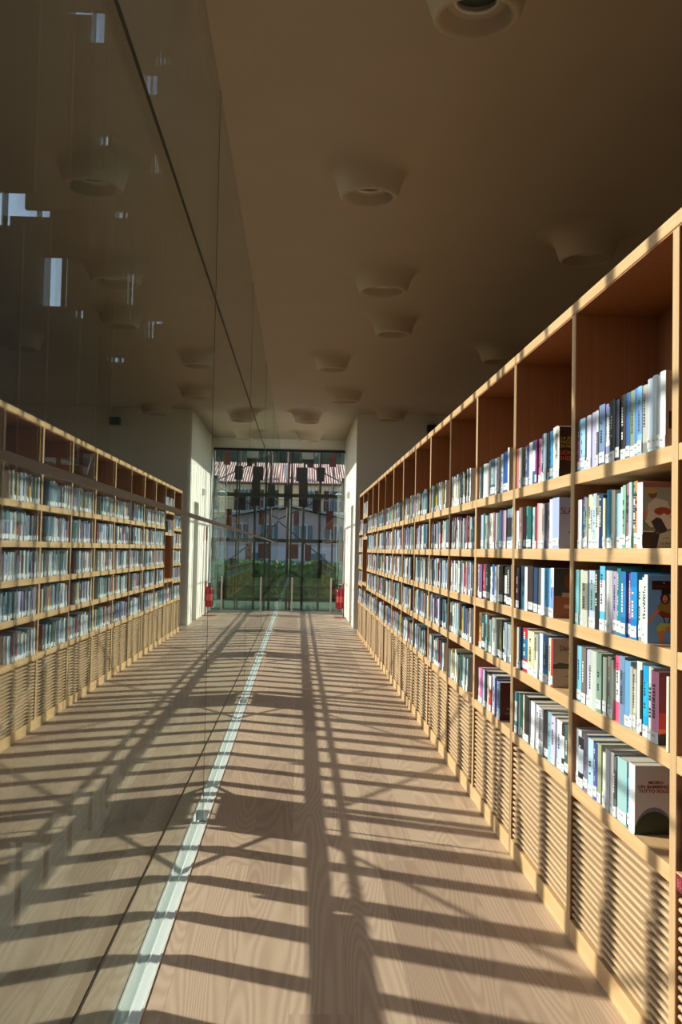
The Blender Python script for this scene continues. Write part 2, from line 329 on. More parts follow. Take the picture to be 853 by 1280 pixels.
# ---------------------------------------------------------------- books
ROWS = {
(1, 0): [(-0.001,0.034,(150,60,140),0.21),(0.033,0.077,(140,185,225),0.215),(0.113,0.025,(30,30,40),0.2),(0.138,0.056,(200,200,225),0.215),(0.194,0.067,(185,185,220),0.22),(0.261,0.025,(60,62,75),0.22),(0.286,0.072,(110,140,180),0.235),(0.358,0.034,(150,130,190),0.23),(0.392,0.043,(80,150,190),0.215),(0.435,0.059,(22,24,34),0.232),(0.494,0.043,(25,35,60),0.225),(0.538,0.053,(20,20,24),0.235),(0.591,0.044,(40,90,150),0.235),(0.635,0.053,(130,150,130),0.235),(0.688,0.039,(70,130,200),0.235),(0.726,0.044,(130,180,230),0.235),(0.771,0.047,(180,180,175),0.232),(0.817,0.05,(205,218,235),0.245),(0.867,0.046,(200,220,235),0.248),(0.913,0.039,(170,175,180),0.24),(0.953,0.049,(228,232,236),0.245)],
(1, 1): [(0.027,0.055,(222,228,232),0.2),(0.082,0.032,(120,90,140),0.21),(0.115,0.032,(150,160,150),0.205),(0.146,0.047,(232,228,205),0.215),(0.193,0.031,(225,215,180),0.205),(0.224,0.045,(165,195,225),0.215),(0.269,0.044,(220,220,205),0.205),(0.313,0.052,(20,50,90),0.205),(0.365,0.028,(230,225,200),0.19),(0.393,0.064,(40,130,165),0.22),(0.456,0.037,(228,220,200),0.215),(0.493,0.057,(170,215,235),0.2),(0.551,0.028,(190,205,220),0.22),(0.579,0.034,(110,160,140),0.225),(0.613,0.043,(150,100,120),0.228),(0.656,0.03,(175,195,205),0.23),(0.686,0.03,(110,165,135),0.23),(0.716,0.032,(190,130,90),0.23),(0.748,0.054,(225,230,238),0.222)],
(1, 2): [(0.009,0.046,(140,210,225),0.225),(0.056,0.036,(220,225,195),0.225),(0.092,0.079,(190,190,182),0.222),(0.171,0.084,(178,195,220),0.225),(0.255,0.057,(28,30,34),0.225),(0.312,0.063,(90,180,225),0.245),(0.375,0.038,(120,125,125),0.23),(0.414,0.067,(230,230,235),0.23),(0.481,0.058,(165,155,190),0.228),(0.538,0.042,(15,130,150),0.24),(0.58,0.052,(35,110,170),0.23),(0.632,0.042,(110,75,150),0.225),(0.674,0.064,(20,120,190),0.23),(0.747,0.035,(205,225,205),0.205),(0.782,0.04,(195,230,215),0.215),(0.822,0.032,(232,235,232),0.225)],
(1, 3): [(0.029,0.064,(120,190,220),0.225),(0.093,0.058,(112,105,105),0.225),(0.151,0.038,(180,180,210),0.22),(0.189,0.059,(200,205,205),0.225),(0.247,0.057,(185,195,192),0.225),(0.304,0.06,(120,150,135),0.225),(0.371,0.043,(150,155,150),0.215),(0.417,0.042,(160,178,168),0.222),(0.458,0.037,(185,195,185),0.215),(0.495,0.064,(238,95,135),0.235),(0.559,0.055,(110,140,175),0.24),(0.614,0.06,(100,155,200),0.23),(0.674,0.026,(180,175,165),0.215),(0.699,0.032,(170,172,160),0.21),(0.731,0.05,(232,228,212),0.24),(0.781,0.022,(60,40,42),0.215),(0.805,0.048,(15,150,210),0.235),(0.853,0.04,(222,228,232),0.235),(0.893,0.067,(226,150,190),0.228)],
(1, 4): [(-0.033,0.078,(222,224,228),0.225),(0.054,0.071,(28,32,42),0.2),(0.125,0.058,(120,115,140),0.225),(0.191,0.07,(170,205,225),0.22),(0.261,0.046,(80,88,165),0.215),(0.306,0.046,(150,160,130),0.222),(0.369,0.048,(218,220,205),0.2),(0.416,0.047,(205,208,225),0.222),(0.463,0.045,(225,225,230),0.222),(0.508,0.037,(95,98,100),0.215),(0.552,0.099,(150,190,195),0.222),(0.652,0.034,(60,155,205),0.17),(0.686,0.062,(215,220,228),0.23)],
(2, 0): [(0.0,0.05,(190,110,110),0.21),(0.051,0.061,(225,220,205),0.21),(0.112,0.048,(50,50,55),0.2),(0.16,0.047,(222,228,232),0.205),(0.208,0.046,(70,90,160),0.205),(0.254,0.079,(205,215,225),0.215),(0.34,0.055,(40,100,130),0.215),(0.395,0.037,(120,40,120),0.215),(0.431,0.053,(185,100,140),0.215),(0.484,0.041,(120,120,100),0.21),(0.525,0.041,(30,60,110),0.225),(0.566,0.056,(195,220,240),0.225),(0.635,0.019,(20,20,24),0.22),(0.655,0.052,(50,155,220),0.225),(0.707,0.052,(228,232,232),0.235),(0.759,0.055,(195,212,208),0.235),(0.814,0.045,(225,215,205),0.225)],
(2, 1): [(-0.008,0.055,(222,228,232),0.2),(0.047,0.081,(215,170,170),0.215),(0.128,0.048,(95,45,60),0.21),(0.187,0.058,(40,180,165),0.215),(0.246,0.079,(30,90,90),0.21),(0.336,0.05,(170,225,230),0.205),(0.386,0.037,(130,60,70),0.205),(0.423,0.057,(236,130,145),0.22),(0.48,0.078,(230,190,190),0.215),(0.558,0.04,(175,180,180),0.21),(0.598,0.039,(120,105,140),0.21),(0.637,0.054,(200,215,235),0.215),(0.695,0.056,(222,228,240),0.225),(0.751,0.117,(165,180,225),0.228)],
(2, 2): [(0.007,0.071,(60,30,45),0.215),(0.086,0.119,(100,170,210),0.225),(0.212,0.061,(215,220,228),0.22),(0.273,0.094,(48,36,36),0.225),(0.367,0.08,(30,60,100),0.22),(0.454,0.059,(80,82,85),0.22),(0.52,0.058,(215,230,235),0.22),(0.577,0.093,(90,160,215),0.222),(0.671,0.07,(110,180,225),0.222),(0.741,0.049,(140,150,205),0.225)],
(2, 3): [(0.013,0.091,(215,212,195),0.21),(0.104,0.038,(70,110,150),0.22),(0.142,0.123,(172,38,60),0.22),(0.278,0.128,(200,200,160),0.215),(0.417,0.078,(200,205,195),0.21),(0.495,0.086,(200,210,232),0.22),(0.581,0.093,(50,115,180),0.222),(0.683,0.069,(222,215,185),0.215),(0.753,0.039,(180,50,70),0.215)],
(2, 4): [(-0.022,0.038,(205,210,215),0.21),(0.016,0.057,(60,130,150),0.215),(0.073,0.037,(220,225,220),0.215),(0.11,0.055,(60,150,130),0.215),(0.165,0.053,(222,218,205),0.22),(0.218,0.095,(38,30,34),0.225),(0.313,0.059,(70,72,85),0.215),(0.372,0.073,(222,228,230),0.22),(0.445,0.079,(205,205,220),0.215),(0.524,0.091,(222,225,235),0.215),(0.616,0.073,(75,68,72),0.215),(0.689,0.071,(140,190,210),0.22),(0.76,0.069,(195,190,215),0.215),(0.829,0.086,(190,202,228),0.21),(0.916,0.045,(60,45,45),0.2),(0.961,0.081,(45,90,90),0.21)],
(3, 0): [(-0.029,0.079,(222,228,232),0.205),(0.05,0.077,(50,60,70),0.205),(0.127,0.1,(200,225,225),0.215),(0.227,0.085,(225,205,205),0.21),(0.312,0.071,(150,170,165),0.22),(0.383,0.126,(45,90,115),0.22),(0.509,0.077,(190,190,200),0.215),(0.586,0.075,(180,180,195),0.215),(0.661,0.104,(185,195,200),0.225),(0.765,0.139,(30,80,160),0.225),(0.905,0.039,(215,220,215),0.24)],
(3, 1): [(0.073,0.101,(165,190,210),0.215),(0.175,0.074,(30,90,110),0.22),(0.249,0.072,(222,218,200),0.205),(0.321,0.117,(228,230,235),0.215),(0.438,0.068,(210,215,190),0.21),(0.505,0.044,(160,110,140),0.215),(0.55,0.108,(215,230,228),0.21),(0.658,0.104,(95,125,190),0.22),(0.762,0.1,(190,165,185),0.215),(0.862,0.134,(120,140,165),0.22),(0.996,0.065,(150,190,220),0.225)],
(3, 2): [(-0.004,0.065,(195,195,220),0.215),(0.062,0.102,(110,90,130),0.215),(0.163,0.074,(190,40,80),0.215),(0.237,0.155,(60,80,85),0.22),(0.415,0.046,(215,215,210),0.205),(0.461,0.067,(40,90,155),0.22),(0.528,0.087,(190,195,220),0.21),(0.615,0.074,(215,212,200),0.22),(0.689,0.113,(50,34,30),0.215),(0.802,0.06,(35,45,42),0.21),(0.861,0.115,(30,28,34),0.215),(0.977,0.052,(120,125,130),0.225)],
(3, 3): [(0.076,0.084,(195,155,110),0.22),(0.16,0.098,(30,70,75),0.21),(0.258,0.064,(150,215,230),0.22),(0.322,0.069,(150,100,60),0.22),(0.4,0.076,(120,150,150),0.2),(0.476,0.16,(195,205,205),0.215),(0.636,0.084,(60,58,50),0.215),(0.72,0.068,(105,105,70),0.22),(0.801,0.053,(35,55,90),0.215),(0.854,0.065,(150,165,180),0.215),(0.919,0.063,(165,175,180),0.21),(0.982,0.05,(150,160,165),0.21)],
(3, 4): [(0.051,0.068,(180,170,200),0.21),(0.119,0.067,(225,90,160),0.22),(0.186,0.081,(160,190,220),0.215),(0.267,0.126,(35,36,38),0.22),(0.393,0.046,(215,215,200),0.21),(0.438,0.06,(190,40,55),0.21),(0.498,0.116,(170,190,215),0.225),(0.615,0.084,(70,55,150),0.215),(0.699,0.082,(140,190,220),0.21)],
}
PAL = [(222,228,232)]*5+[(225,218,196)]*3+[(200,210,222)]*4+[(175,190,205)]*4+[(150,175,190)]*3+[(140,185,215)]*2+[(120,150,160)]*3+[(90,110,125)]*2+[(60,70,85)]*3+[(30,34,42)]*4+[(45,80,120)]*2+[(30,110,150)]*2+[(70,120,110)]*2+[(150,160,150)]*2+[(110,60,80),(170,60,80),(190,120,150),(150,130,180),(110,100,150),(90,75,60),(190,170,130),(150,60,40),(215,190,80)]
NAMES = [('white',(225,228,230)),('cream',(226,218,196)),('pale grey',(192,195,195)),('grey',(145,150,150)),('dark grey',(90,92,98)),('black',(28,30,34)),('pale blue',(190,210,228)),('light blue',(145,190,225)),
 ('sky blue',(80,160,215)),('bright blue',(20,125,195)),('deep blue',(40,88,155)),('navy',(25,48,80)),('steel blue',(110,140,178)),('teal',(40,130,145)),('turquoise',(50,185,170)),('pale aqua',(165,222,230)),
 ('pale mint',(200,222,208)),('grey-green',(125,155,140)),('dark green',(40,80,78)),('olive',(110,110,75)),('khaki',(175,172,135)),('pink',(235,110,145)),('pale pink',(228,190,190)),('mauve',(155,105,135)),('lilac',(165,155,195)),
 ('lavender',(190,190,220)),('purple',(115,78,145)),('plum',(95,45,62)),('crimson',(178,40,62)),('dark brown',(58,38,36)),('tan',(192,148,105)),('yellow',(215,190,80)),('brown',(110,80,60))]
def cname(c): return min(NAMES, key=lambda n: sum((a-b)**2 for a, b in zip(c, n[1])))[0]
def shade(c, k): return tuple(max(0, min(255, int(v*k))) for v in c)
rnd = random.Random(11)
def spine_faces(mb, x, y0, y1, z0, z1, col, style, cov):
    """printed spine: bands of colour and an illegible line of title marks"""
    w = y1-y0; h = z1-z0; cuts = [0, 1]; cols = [col]
    if style == 1: cuts, cols = [0, .16, 1], [shade(col, .7), col]
    if style == 2: cuts, cols = [0, .62, 1], [col, cov]
    if style == 3: cuts, cols = [0, .3, .78, 1], [col, cov, col]
    if style == 4: cuts, cols = [0, .55, .6, .66, .71, .77, .82, 1], [col, shade(cov, .3), col, shade(cov, .3), col, shade(cov, .3), col]
    n = 4
    for i, cc in enumerate(cols):
        a, b = z0+h*cuts[i], z0+h*cuts[i+1]
        for k in range(n):
            u0, u1 = k/n, (k+1)/n
            q = lambda u: x-.0035*math.sin(PI*min(1, max(0, u)))
            mb.quad((q(u0), y0+w*u0, a), (q(u0), y0+w*u0, b), (q(u1), y0+w*u1, b), (q(u1), y0+w*u1, a), cc)
    lum = sum(col)/3; ink = shade((40, 40, 60), 1) if lum > 120 else (225, 225, 220)
    if style and w > .022:
        z = z0+h*rnd.uniform(.30, .42); ze = z0+h*rnd.uniform(.7, .93); ww = w*rnd.uniform(.16, .3); yc = y0+w*.5
        while z < ze:
            dz = rnd.uniform(.004, .009)
            mb.quad((x-.0042, yc-ww/2, z), (x-.0042, yc-ww/2, z+dz), (x-.0042, yc+ww/2, z+dz), (x-.0042, yc+ww/2, z), ink)
            z += dz+rnd.uniform(.002, .005)
            if rnd.random() < .12: z += .02
def make_book(yl, w, z, h, col, label, group, dep=None, inset=None, face=None, lean=0., sticker=True, style=None):
    """the spine looks to the corridor (-X); yl is its end nearer the camera"""
    dep = dep or rnd.uniform(.132, .15); inset = rnd.uniform(.006, .018) if inset is None else inset
    x = XS+inset; tk = .0016; cov = rnd.choice([shade(col, .8), shade(col, 1.15), shade(col, .65), (228, 230, 232), shade(col, .9)]) if rnd.random() < .88 else rnd.choice(PAL); w -= .0008
    if style is None: style = rnd.choice([0, 0, 1, 2, 3, 3])
    mb = MB(); fc = face or shade(col, .97)
    mb.box(.002, dep, 0, tk, 0, h, fc); mb.box(.002, dep, w-tk, w, 0, h, col); mb.box(.0016, .003, tk, w-tk, 0, h, col)
    spine_faces(mb, .0016, 0, w, 0, h, col, style, cov)
    mb.quad((.0016, 0, h), (.002, 0, h), (.002, w, h), (.0016, w, h), col)
    o = mb.build('book', BOOKM, None, loc=(x, yl, z))
    tag(o, label, 'book', group)
    MB().box(.0032, dep-.003, tk, w-tk, .002, h-.003).build('page_block', PAGES, o)
    if sticker and w > .014 and rnd.random() < .82:
        lh = rnd.uniform(.034, .042); z0 = rnd.uniform(.004, .016) if rnd.random() < .6 else .002
        s = MB(); n = 4
        for k in range(n):
            u0, u1 = k/n, (k+1)/n
            q = lambda u: -.0004+.0016-.0035*math.sin(PI*u)-.0012
            s.quad((q(u0), w*u0, z0), (q(u0), w*u0, z0+lh), (q(u1), w*u1, z0+lh), (q(u1), w*u1, z0), (214, 218, 222))
        s.quad((-.0045, w*.3, z0+lh*.55), (-.0045, w*.3, z0+lh*.7), (-.0045, w*.7, z0+lh*.7), (-.0045, w*.7, z0+lh*.55), (165, 168, 175))
        s.build('spine_label', BOOKM, o)
    if lean: o.rotation_euler = (lean, 0, 0)
    return o
ROWN = ['lowest shelf', 'fourth shelf down', 'third shelf down', 'second shelf down', 'top shelf']
LAST = {}
nb = 0
def gen_row(b, r, seed):
    g = random.Random(seed); out = []; s = g.uniform(.0, .03); end = P-.05-g.choice([.02, .06, .12, .2, .26])
    while s < end-.03:
        w = g.choice([.018, .022, .027, .03, .034, .04, .045, .05]); out.append((s, w, g.choice(PAL), g.uniform(.198, .236))); s += w+.001
    return out
def place_row(b, r, items, first=0, dz=None):
    global nb
    Y1 = D0+P*b-.025; z = SH[4-r] if dz is None else dz
    for i, (s, w, c, h) in enumerate(items, 1):
        if s < .001: s = .001
        if s+w > P-.052: w = P-.052-s
        n = cname(c)
        where = {0: 'bookcase at the right edge', 1: 'nearest full bookcase', 2: 'second full bookcase', 3: 'third full bookcase', 4: 'fourth full bookcase'}[b]
        lab = '%s book, %s from left, %s, %s' % (n, ORD[i], ROWN[4-r], where)
        last = i == len(items)
        st = 4 if (b, r) == (1, 1) and i in (15, 18) else (0 if sum(c) > 640 and rnd.random() < .5 else None)
        LAST[(b, r)] = make_book(Y1-s-w, w, z, h, c, lab, 'books in the %s' % where,
                                 face=FACE.get((b, r)) if last else None, inset=.004 if last and (b, r) in FACE else None, dep=.15 if last else None, style=st)
        nb += 1
FACE = {k_: tuple(min(255, int(q_*1.18)) for q_ in v_) for k_, v_ in {(1,0): (150,138,122), (1,1): (120,128,118), (1,2): (105,160,255), (1,3): (165,30,35), (1,4): (176,178,182),
        (2,0): (30,24,24), (2,1): (150,168,200), (2,2): (130,88,66), (2,3): (158,154,142), (3,4): (70,30,45), (3,0): (150,150,145)}.items()}
for b in (1, 2, 3):
    for r in range(5):
        place_row(b, r, ROWS[(b, r)])
place_row(0, 4, gen_row(0, 4, 5)[:14])
EXTRA = make_book(D0+.03, .018, SH[1], .228, (226, 222, 205), 'thin cream book alone against the near upright, fourth shelf down, nearest full bookcase', 'books in the nearest full bookcase', inset=-.004, dep=.13, style=0, sticker=False); nb += 1
g4 = {r: gen_row(4, r, 40+r) for r in range(5)}
left4 = {}
for r in (1, 0, 2, 3, 4):
    room = 300-nb
    if room >= len(g4[r]): place_row(4, r, g4[r])
    elif room > 0: place_row(4, r, g4[r][:room]); left4[r] = g4[r][room:]
    else: left4[r] = g4[r]

# ---- pictures and titles on the covers that face the camera
Rx = Matrix.Rotation(PI/2, 4, 'X')
def art(o, shapes):
    """shapes: ('e', cx, cz, rx, rz, col) | ('p', [(x,z)...], col); x, z in metres on the cover, drawn back to front"""
    mb = MB()
    for k, s in enumerate(shapes):
        y = -.0002-.00006*(k+1)
        if s[0] == 'e': pts = [(s[1]+s[3]*math.cos(2*PI*q/20), s[2]+s[4]*math.sin(2*PI*q/20)) for q in range(20)]; col = s[5]
        else: pts, col = s[1], s[2]
        i = len(mb.v); mb.v += [(p[0], y, p[1]) for p in pts]; mb.f.append(tuple(range(i, i+len(pts)))); mb.c.append(tuple(min(255, int(q_*1.18)) for q_ in col))
    return mb.build('cover_picture', BOOKM, o)
def rect(x0, x1, z0, z1, c): return ('p', [(x0, z0), (x1, z0), (x1, z1), (x0, z1)], c)
INK = {k: mat('ink_'+k, c, .5) for k, c in dict(red=(.30,.012,.012), dark=(.05,.05,.07), white=(.8,.8,.78), gold=(.55,.42,.08), rose=(.55,.10,.10), grey=(.2,.19,.18)).items()}
def ttl(o, s, x, z, size, ink, sx=1., al='LEFT', bold=0.): return text(s, size, INK[ink], o, Matrix.Translation((x, -.0008, z)) @ Rx, align=al, sx=sx, bold=bold)
b = LAST[(1,4)]; art(b, [('e', .068, .0, .068, .092, (95,105,130)), ('e', .068, -.0, .068, .078, (30,48,34)), rect(0.002, .15, -.06, 0, (30,48,34))][:2])
# keep the hill inside the cover
b.children[-1].data.transform(Matrix.Identity(4))
for v in b.children[-1].data.vertices:
    v.co.z = max(.001, v.co.z); v.co.x = max(.003, min(.149, v.co.x))
ttl(b, 'MORO', .047, .169, .0142, 'red', 1.2, bold=.00035); ttl(b, 'UN BAMBINO', .012, .155, .0142, 'red', 1.2, bold=.00035); ttl(b, 'TUTTO SOLO', .014, .141, .0142, 'red', 1.2, bold=.00035)
b = LAST[(1,3)]; art(b, [rect(.002,.15,.10,.228,(110,18,28)), rect(.002,.15,.05,.10,(175,30,30)), rect(.002,.15,.032,.05,(205,95,40)), rect(.002,.15,.0,.034,(30,14,16)), ('p', [(.002,.034),(.05,.04),(.1,.034),(.15,.038),(.15,.03),(.002,.03)], (25,12,14))]); ttl(b, 'T', .055, .145, .024, 'white'); ttl(b, 'V', .075, .178, .018, 'rose')
b = LAST[(1,2)]; art(b, [rect(.016,.15,.176,.206,(34,22,28)), rect(.048,.15,.162,.176,(28,20,26)),
  ('p', [(.002,.070),(.018,.094),(.036,.115),(.044,.106),(.022,.086),(.006,.064)], (205,130,95)),
  ('p', [(.034,.122),(.048,.140),(.078,.138),(.092,.115),(.080,.090),(.044,.092)], (135,120,60)), ('p', [(.036,.100),(.05,.085),(.085,.085),(.090,.105),(.07,.10),(.05,.108)], (120,50,40)),
  ('p', [(.050,.092),(.054,.092),(.066,.06),(.062,.06)], (35,30,30)), ('p', [(.078,.092),(.082,.092),(.072,.06),(.068,.06)], (35,30,30)),
  ('p', [(.030,.052),(.044,.068),(.080,.066),(.086,.05),(.060,.040),(.036,.036)], (165,185,105)),
  ('p', [(.036,.040),(.060,.044),(.056,.001),(.042,.001)], (190,125,85)), ('p', [(.060,.052),(.085,.064),(.120,.055),(.120,.047),(.085,.048),(.065,.040)], (190,125,85)),
  ('e', .060,.148,.016,.019,(48,30,26)), ('e', .060,.146,.009,.013,(190,130,100)), rect(.054,.066,.139,.141,(90,40,35))]); ttl(b, 'LE', .052, .197, .0075, 'white'); ttl(b, 'RAGAZZE', .030, .184, .010, 'red', 1.1)
b = LAST[(1,1)]; art(b, [rect(.002,.15,.12,.22,(145,155,145)), rect(.002,.15,.205,.222,(150,95,90)), rect(.002,.05,.0,.058,(60,42,38)), ('p', [(.002,.1),(.15,.13),(.15,.09),(.002,.06)], (110,125,105)),
  ('p', [(.01,.09),(.02,.15),(.045,.17),(.085,.16),(.1,.12),(.09,.085),(.03,.07)], (196,192,180)), ('p', [(.03,.09),(.05,.055),(.075,.05),(.09,.07),(.08,.095),(.05,.105)], (50,50,60)),
  ('p', [(.03,.04),(.07,.058),(.05,.0),(.03,.0)], (38,36,42)), ('p', [(.05,.0),(.06,.05),(.10,.062),(.15,.066),(.15,0)], (170,175,155)), ('e', .07,.125,.03,.014,(150,75,60)),
  ('p', [(.06,.11),(.075,.12),(.12,.085),(.11,.07),(.085,.065)], (205,198,190)), ('p', [(.004,.1),(.012,.135),(.02,.13),(.014,.095)], (190,135,105)),
  ('e', .035,.185,.015,.017,(120,85,65)), ('e', .030,.193,.023,.009,(175,155,95)), rect(.0,.04,.055,.058,(220,215,205))]); ttl(b, 'Le rime', .062, .015, .012, 'dark'); ttl(b, 'poesie', .070, .033, .009, 'grey')
b = LAST[(1,0)]; art(b, [rect(.012,.15,.06,.115,(40,34,34)), rect(.006,.009,.0,.245,(150,120,100)), ('e', .14,.015,.035,.035,(36,30,30)), rect(.02,.15,.19,.193,(130,110,95))])
for v in b.children[-1].data.vertices: v.co.x = min(v.co.x, .149); v.co.z = max(.001, v.co.z)
b = LAST[(2,0)]; art(b, [rect(.002,.15,.0,.225,(26,20,20)), ('e', .085,.075,.055,.018,(60,30,28)), ('e', .085,.079,.055,.018,(26,20,20))])
for i, s in enumerate(('LA ZONA', 'FACCIA', 'DI NOZZE')): ttl(b, s, .008, .168-.018*i, .019, 'gold')
ttl(b, 'SIDNEY', .004, .100, .026, 'rose'); ttl(b, 'SHELDON', .004, .076, .026, 'rose')
b = LAST[(2,1)]; ttl(b, 'SLAUGH', .008, .155, .040, 'red', .85); ttl(b, 'TALE', .045, .040, .052, 'dark', .85)
b = LAST[(2,2)]; art(b, [rect(.002,.15,.10,.223,(48,62,68)), ('e', .08,.165,.03,.04,(105,60,48)), rect(.04,.15,.095,.115,(150,142,135)), rect(.05,.15,.045,.062,(170,150,130))])
b = LAST[(2,3)]; art(b, [rect(.002,.15,.085,.105,(70,78,74)), ('p', [(.002,.1),(.03,.112),(.07,.107),(.15,.118),(.15,.1)], (62,72,68)), rect(.125,.14,.08,.13,(50,40,38)), rect(.11,.13,.018,.03,(150,50,50)), rect(.06,.1,.05,.053,(90,80,72))]); ttl(b, 'Danielle', .030, .165, .034, 'dark', .8); ttl(b, 'Steel', .070, .135, .034, 'dark', .8)
b = LAST[(3,4)]; art(b, [rect(.04,.15,.06,.068,(140,125,125)), ('e', .09,.15,.03,.035,(105,60,52)), rect(.03,.15,.035,.042,(120,105,105))])
b = LAST[(3,0)]; art(b, [('p', [(.03,.0),(.15,.0),(.15,.15),(.06,.14)], (35,32,34))])
# shelf label on the case cut by the frame
c0 = CASES[0]
lb = MB().box(XS-.002, XS+.0005, P/2-.025-.125, P/2-.030, SH[0]-TB+.004, SH[0]-.004).build('shelf_label', mat('maroon_card', (.16,.012,.03), .5), c0)
text('801', .034, INK['rose'], lb, Matrix.Translation((XS-.0028, P/2-.045, SH[0]-TB+.014)) @ Matrix.Rotation(-PI/2, 4, 'Z') @ Rx, name='class_number')

# ---- the many smaller books of the farther bookcases: one object
def far_book(mb, x, y, w, z, h, col, g):
    d = .14; w -= .001
    mb.box(x+.002, x+d, y, y+w, z, z+h, col, skip='t'); n = 3
    mb.quad((x+.002, y, z+h-.003), (x+d, y, z+h-.003), (x+d, y+w, z+h-.003), (x+.002, y+w, z+h-.003), (165, 158, 142))
    c2 = g.choice(PAL) if g.random() < .15 else (shade(col, .75) if g.random() < .3 else col); zc = z+h*g.uniform(.5, .75)
    for k in range(n):
        u0, u1 = k/n, (k+1)/n; q = lambda u: x+.002-.0035*math.sin(PI*u)
        for a, b_, cc in ((z, zc, col), (zc, z+h, c2)):
            mb.quad((q(u0), y+w*u0, a), (q(u0), y+w*u0, b_), (q(u1), y+w*u1, b_), (q(u1), y+w*u1, a), cc)
    if w > .014 and g.random() < .9:
        z0 = z+g.choice([.002, .003, .01, .014]); mb.quad((x-.002, y, z0), (x-.002, y, z0+.037), (x-.002, y+w, z0+.037), (x-.002, y+w, z0), (232, 234, 236))
    if sum(col) > 330 and g.random() < .6:
        a = z+h*.35
        while a < z+h*.85:
            mb.quad((x-.002, y+w*.38, a), (x-.002, y+w*.38, a+.006), (x-.002, y+w*.62, a+.006), (x-.002, y+w*.62, a), (70, 70, 90)); a += .0095
fb = MB(); g = random.Random(77)
for b_ in range(4, 15):
    for r in range(5):
        z = SH[4-r]
        items = left4.get(r, []) if b_ == 4 else gen_row(b_, r, b_*17+r)
        if b_ == 13:
            if r in (1, 3): continue
            if r == 0: z = 2.20
            if r == 2: z = 1.83; items = [i for i in items if i[0] < .6]
        if b_ == 8 and r == 0: pass
        for (s, w, c, h) in items:
            if s+w > P-.052: continue
            far_book(fb, XS+g.uniform(.006, .018), D0+P*b_-.025-s-w, w, z, h, c, g)
for r in range(4):      # the case cut off by the frame, its upper shelves
    for (s, w, c, h) in gen_row(0, r, 90+r):
        if .22 < s and s+w < P-.06: far_book(fb, XS+g.uniform(.006, .018), D0-.025-s-w, w, SH[4-r], h, c, g)
o = fb.build('books', BOOKM); tag(o, 'many small mixed books filling the shelves of the farther bookcases', 'books', kind='stuff')

# ---------------------------------------------------------------- ceiling lights
LIGHTS = [(.77,4.41,.40,'nearest ceiling light, cut by the top edge of the view'), (.44,6.76,.40,'second nearest ceiling light, between the glass wall and the nearest one'),
 (.75,9.24,.455,'wide ceiling light in the middle, third along the corridor'), (1.03,11.07,.40,'small ceiling light just beyond the wide middle one'), (.40,13.35,.40,'ceiling light left of centre, above the middle of the corridor'),
 (.72,16.21,.45,'ceiling light just in front of the white pier edge'), (1.69,18.34,.47,'ceiling light hanging against the pier wall above the bookcase end'), (.11,19.0,.45,'ceiling light by the glass wall, last but one before the window'),
 (.19,22.21,.46,'last ceiling light right before the far window'), (2.36,8.04,.43,'dark ceiling light over the bookcases on the right'), (2.55,12.47,.46,'ceiling light half hidden behind the bookcase top on the right')]
prof = [(.42,.0005),(.38,-.006),(.335,-.024),(.295,-.058),(.268,-.11),(.248,-.175),(.232,-.245),(.218,-.31),(.211,-.328),(.203,-.337),(.193,-.338),(.183,-.333),(.176,-.32),(.160,-.275),(.146,-.235),(.143,-.225),(.115,-.215),(.104,-.205),(.104,-.15)]
LENS = mat('unlit_lamp_lens', (.05, .07, .06), .15)
proto = None
for x, y, d, lab in LIGHTS:
    k = d/.40*.98
    x *= 1.045; y *= 1.045; d *= 1.045
    e = empty('ceiling_light', (x, y, HC), 'white plaster bell shaped '+lab, 'ceiling light', 'bell shaped ceiling lights')
    if proto is None:
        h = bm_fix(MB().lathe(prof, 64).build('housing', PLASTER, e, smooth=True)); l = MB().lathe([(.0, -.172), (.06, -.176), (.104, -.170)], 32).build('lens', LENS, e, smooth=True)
        ring = bm_fix(MB().lathe([(.112, -.216), (.108, -.222), (.100, -.220), (.098, -.205)], 40).build('trim_ring', SILLW, e, smooth=True)); proto = (h, l, ring)
    else:
        for p_ in proto:
            c = p_.copy(); COL.objects.link(c); c.parent = e
    e.scale = (k, k, .70)

# ---------------------------------------------------------------- end corridor things
X = XS
ex = empty('fire_extinguisher', (1.02, 23.0, 0), 'red fire extinguisher on a red floor stand beside the far window', 'fire extinguisher')
MB().lathe([(0,.012),(.15,.012),(.17,.008),(.172,0),(0,0)], 40, (-.045,0,0)).build('base_plate', RED, ex, smooth=True)
MB().tube([(.06,.02,0),(.06,.02,1.95)], .011).build('pole', REDD, ex, smooth=True)
MB().box(.052,.068,-.09,.13,1.75,2.08).build('sign_plate', REDD, ex, bevel=.003)
bd = MB().lathe([(0,.205),(.06,.205),(.078,.218),(.084,.24),(.084,.60),(.078,.64),(.055,.675),(.03,.69),(.024,.71),(0,.71)], 32, (-.035,-.02,0)).build('cylinder', RED, ex, smooth=True)
MB().lathe([(.0848,.36),(.0852,.362),(.0852,.50),(.0848,.502)], 32, (-.035,-.02,0)).build('paper_label', mat('extinguisher_label', (.62,.10,.09), .5), bd, smooth=True)
vb = MB().tube([(-.035,-.02,.70),(-.035,-.02,.755)], .02).box(-.075,.03,-.03,-.01,.755,.765).build('valve', BLACK, ex)
MB().box(-.07,.06,-.028,-.012,.775,.787).build('lever', STEEL, vb)
MB().tube([(-.035,-.02,.735),(-.09,-.03,.75),(-.125,-.04,.70),(-.128,-.04,.55),(-.122,-.04,.30),(-.118,-.04,.24)], [.009,.009,.009,.009,.009,.013]).build('hose', BLACK, ex, smooth=True)
MB().box(.03,.07,-.05,.03,.33,.80).build('bracket', REDD, ex)
el = MB().box(XS-.055, XS+.001, 22.35, 22.62, 2.79, 2.93).build('emergency_light', WHITEP, bevel=.01); tag(el, 'small grey white emergency light box on the side wall above the door', 'wall light')
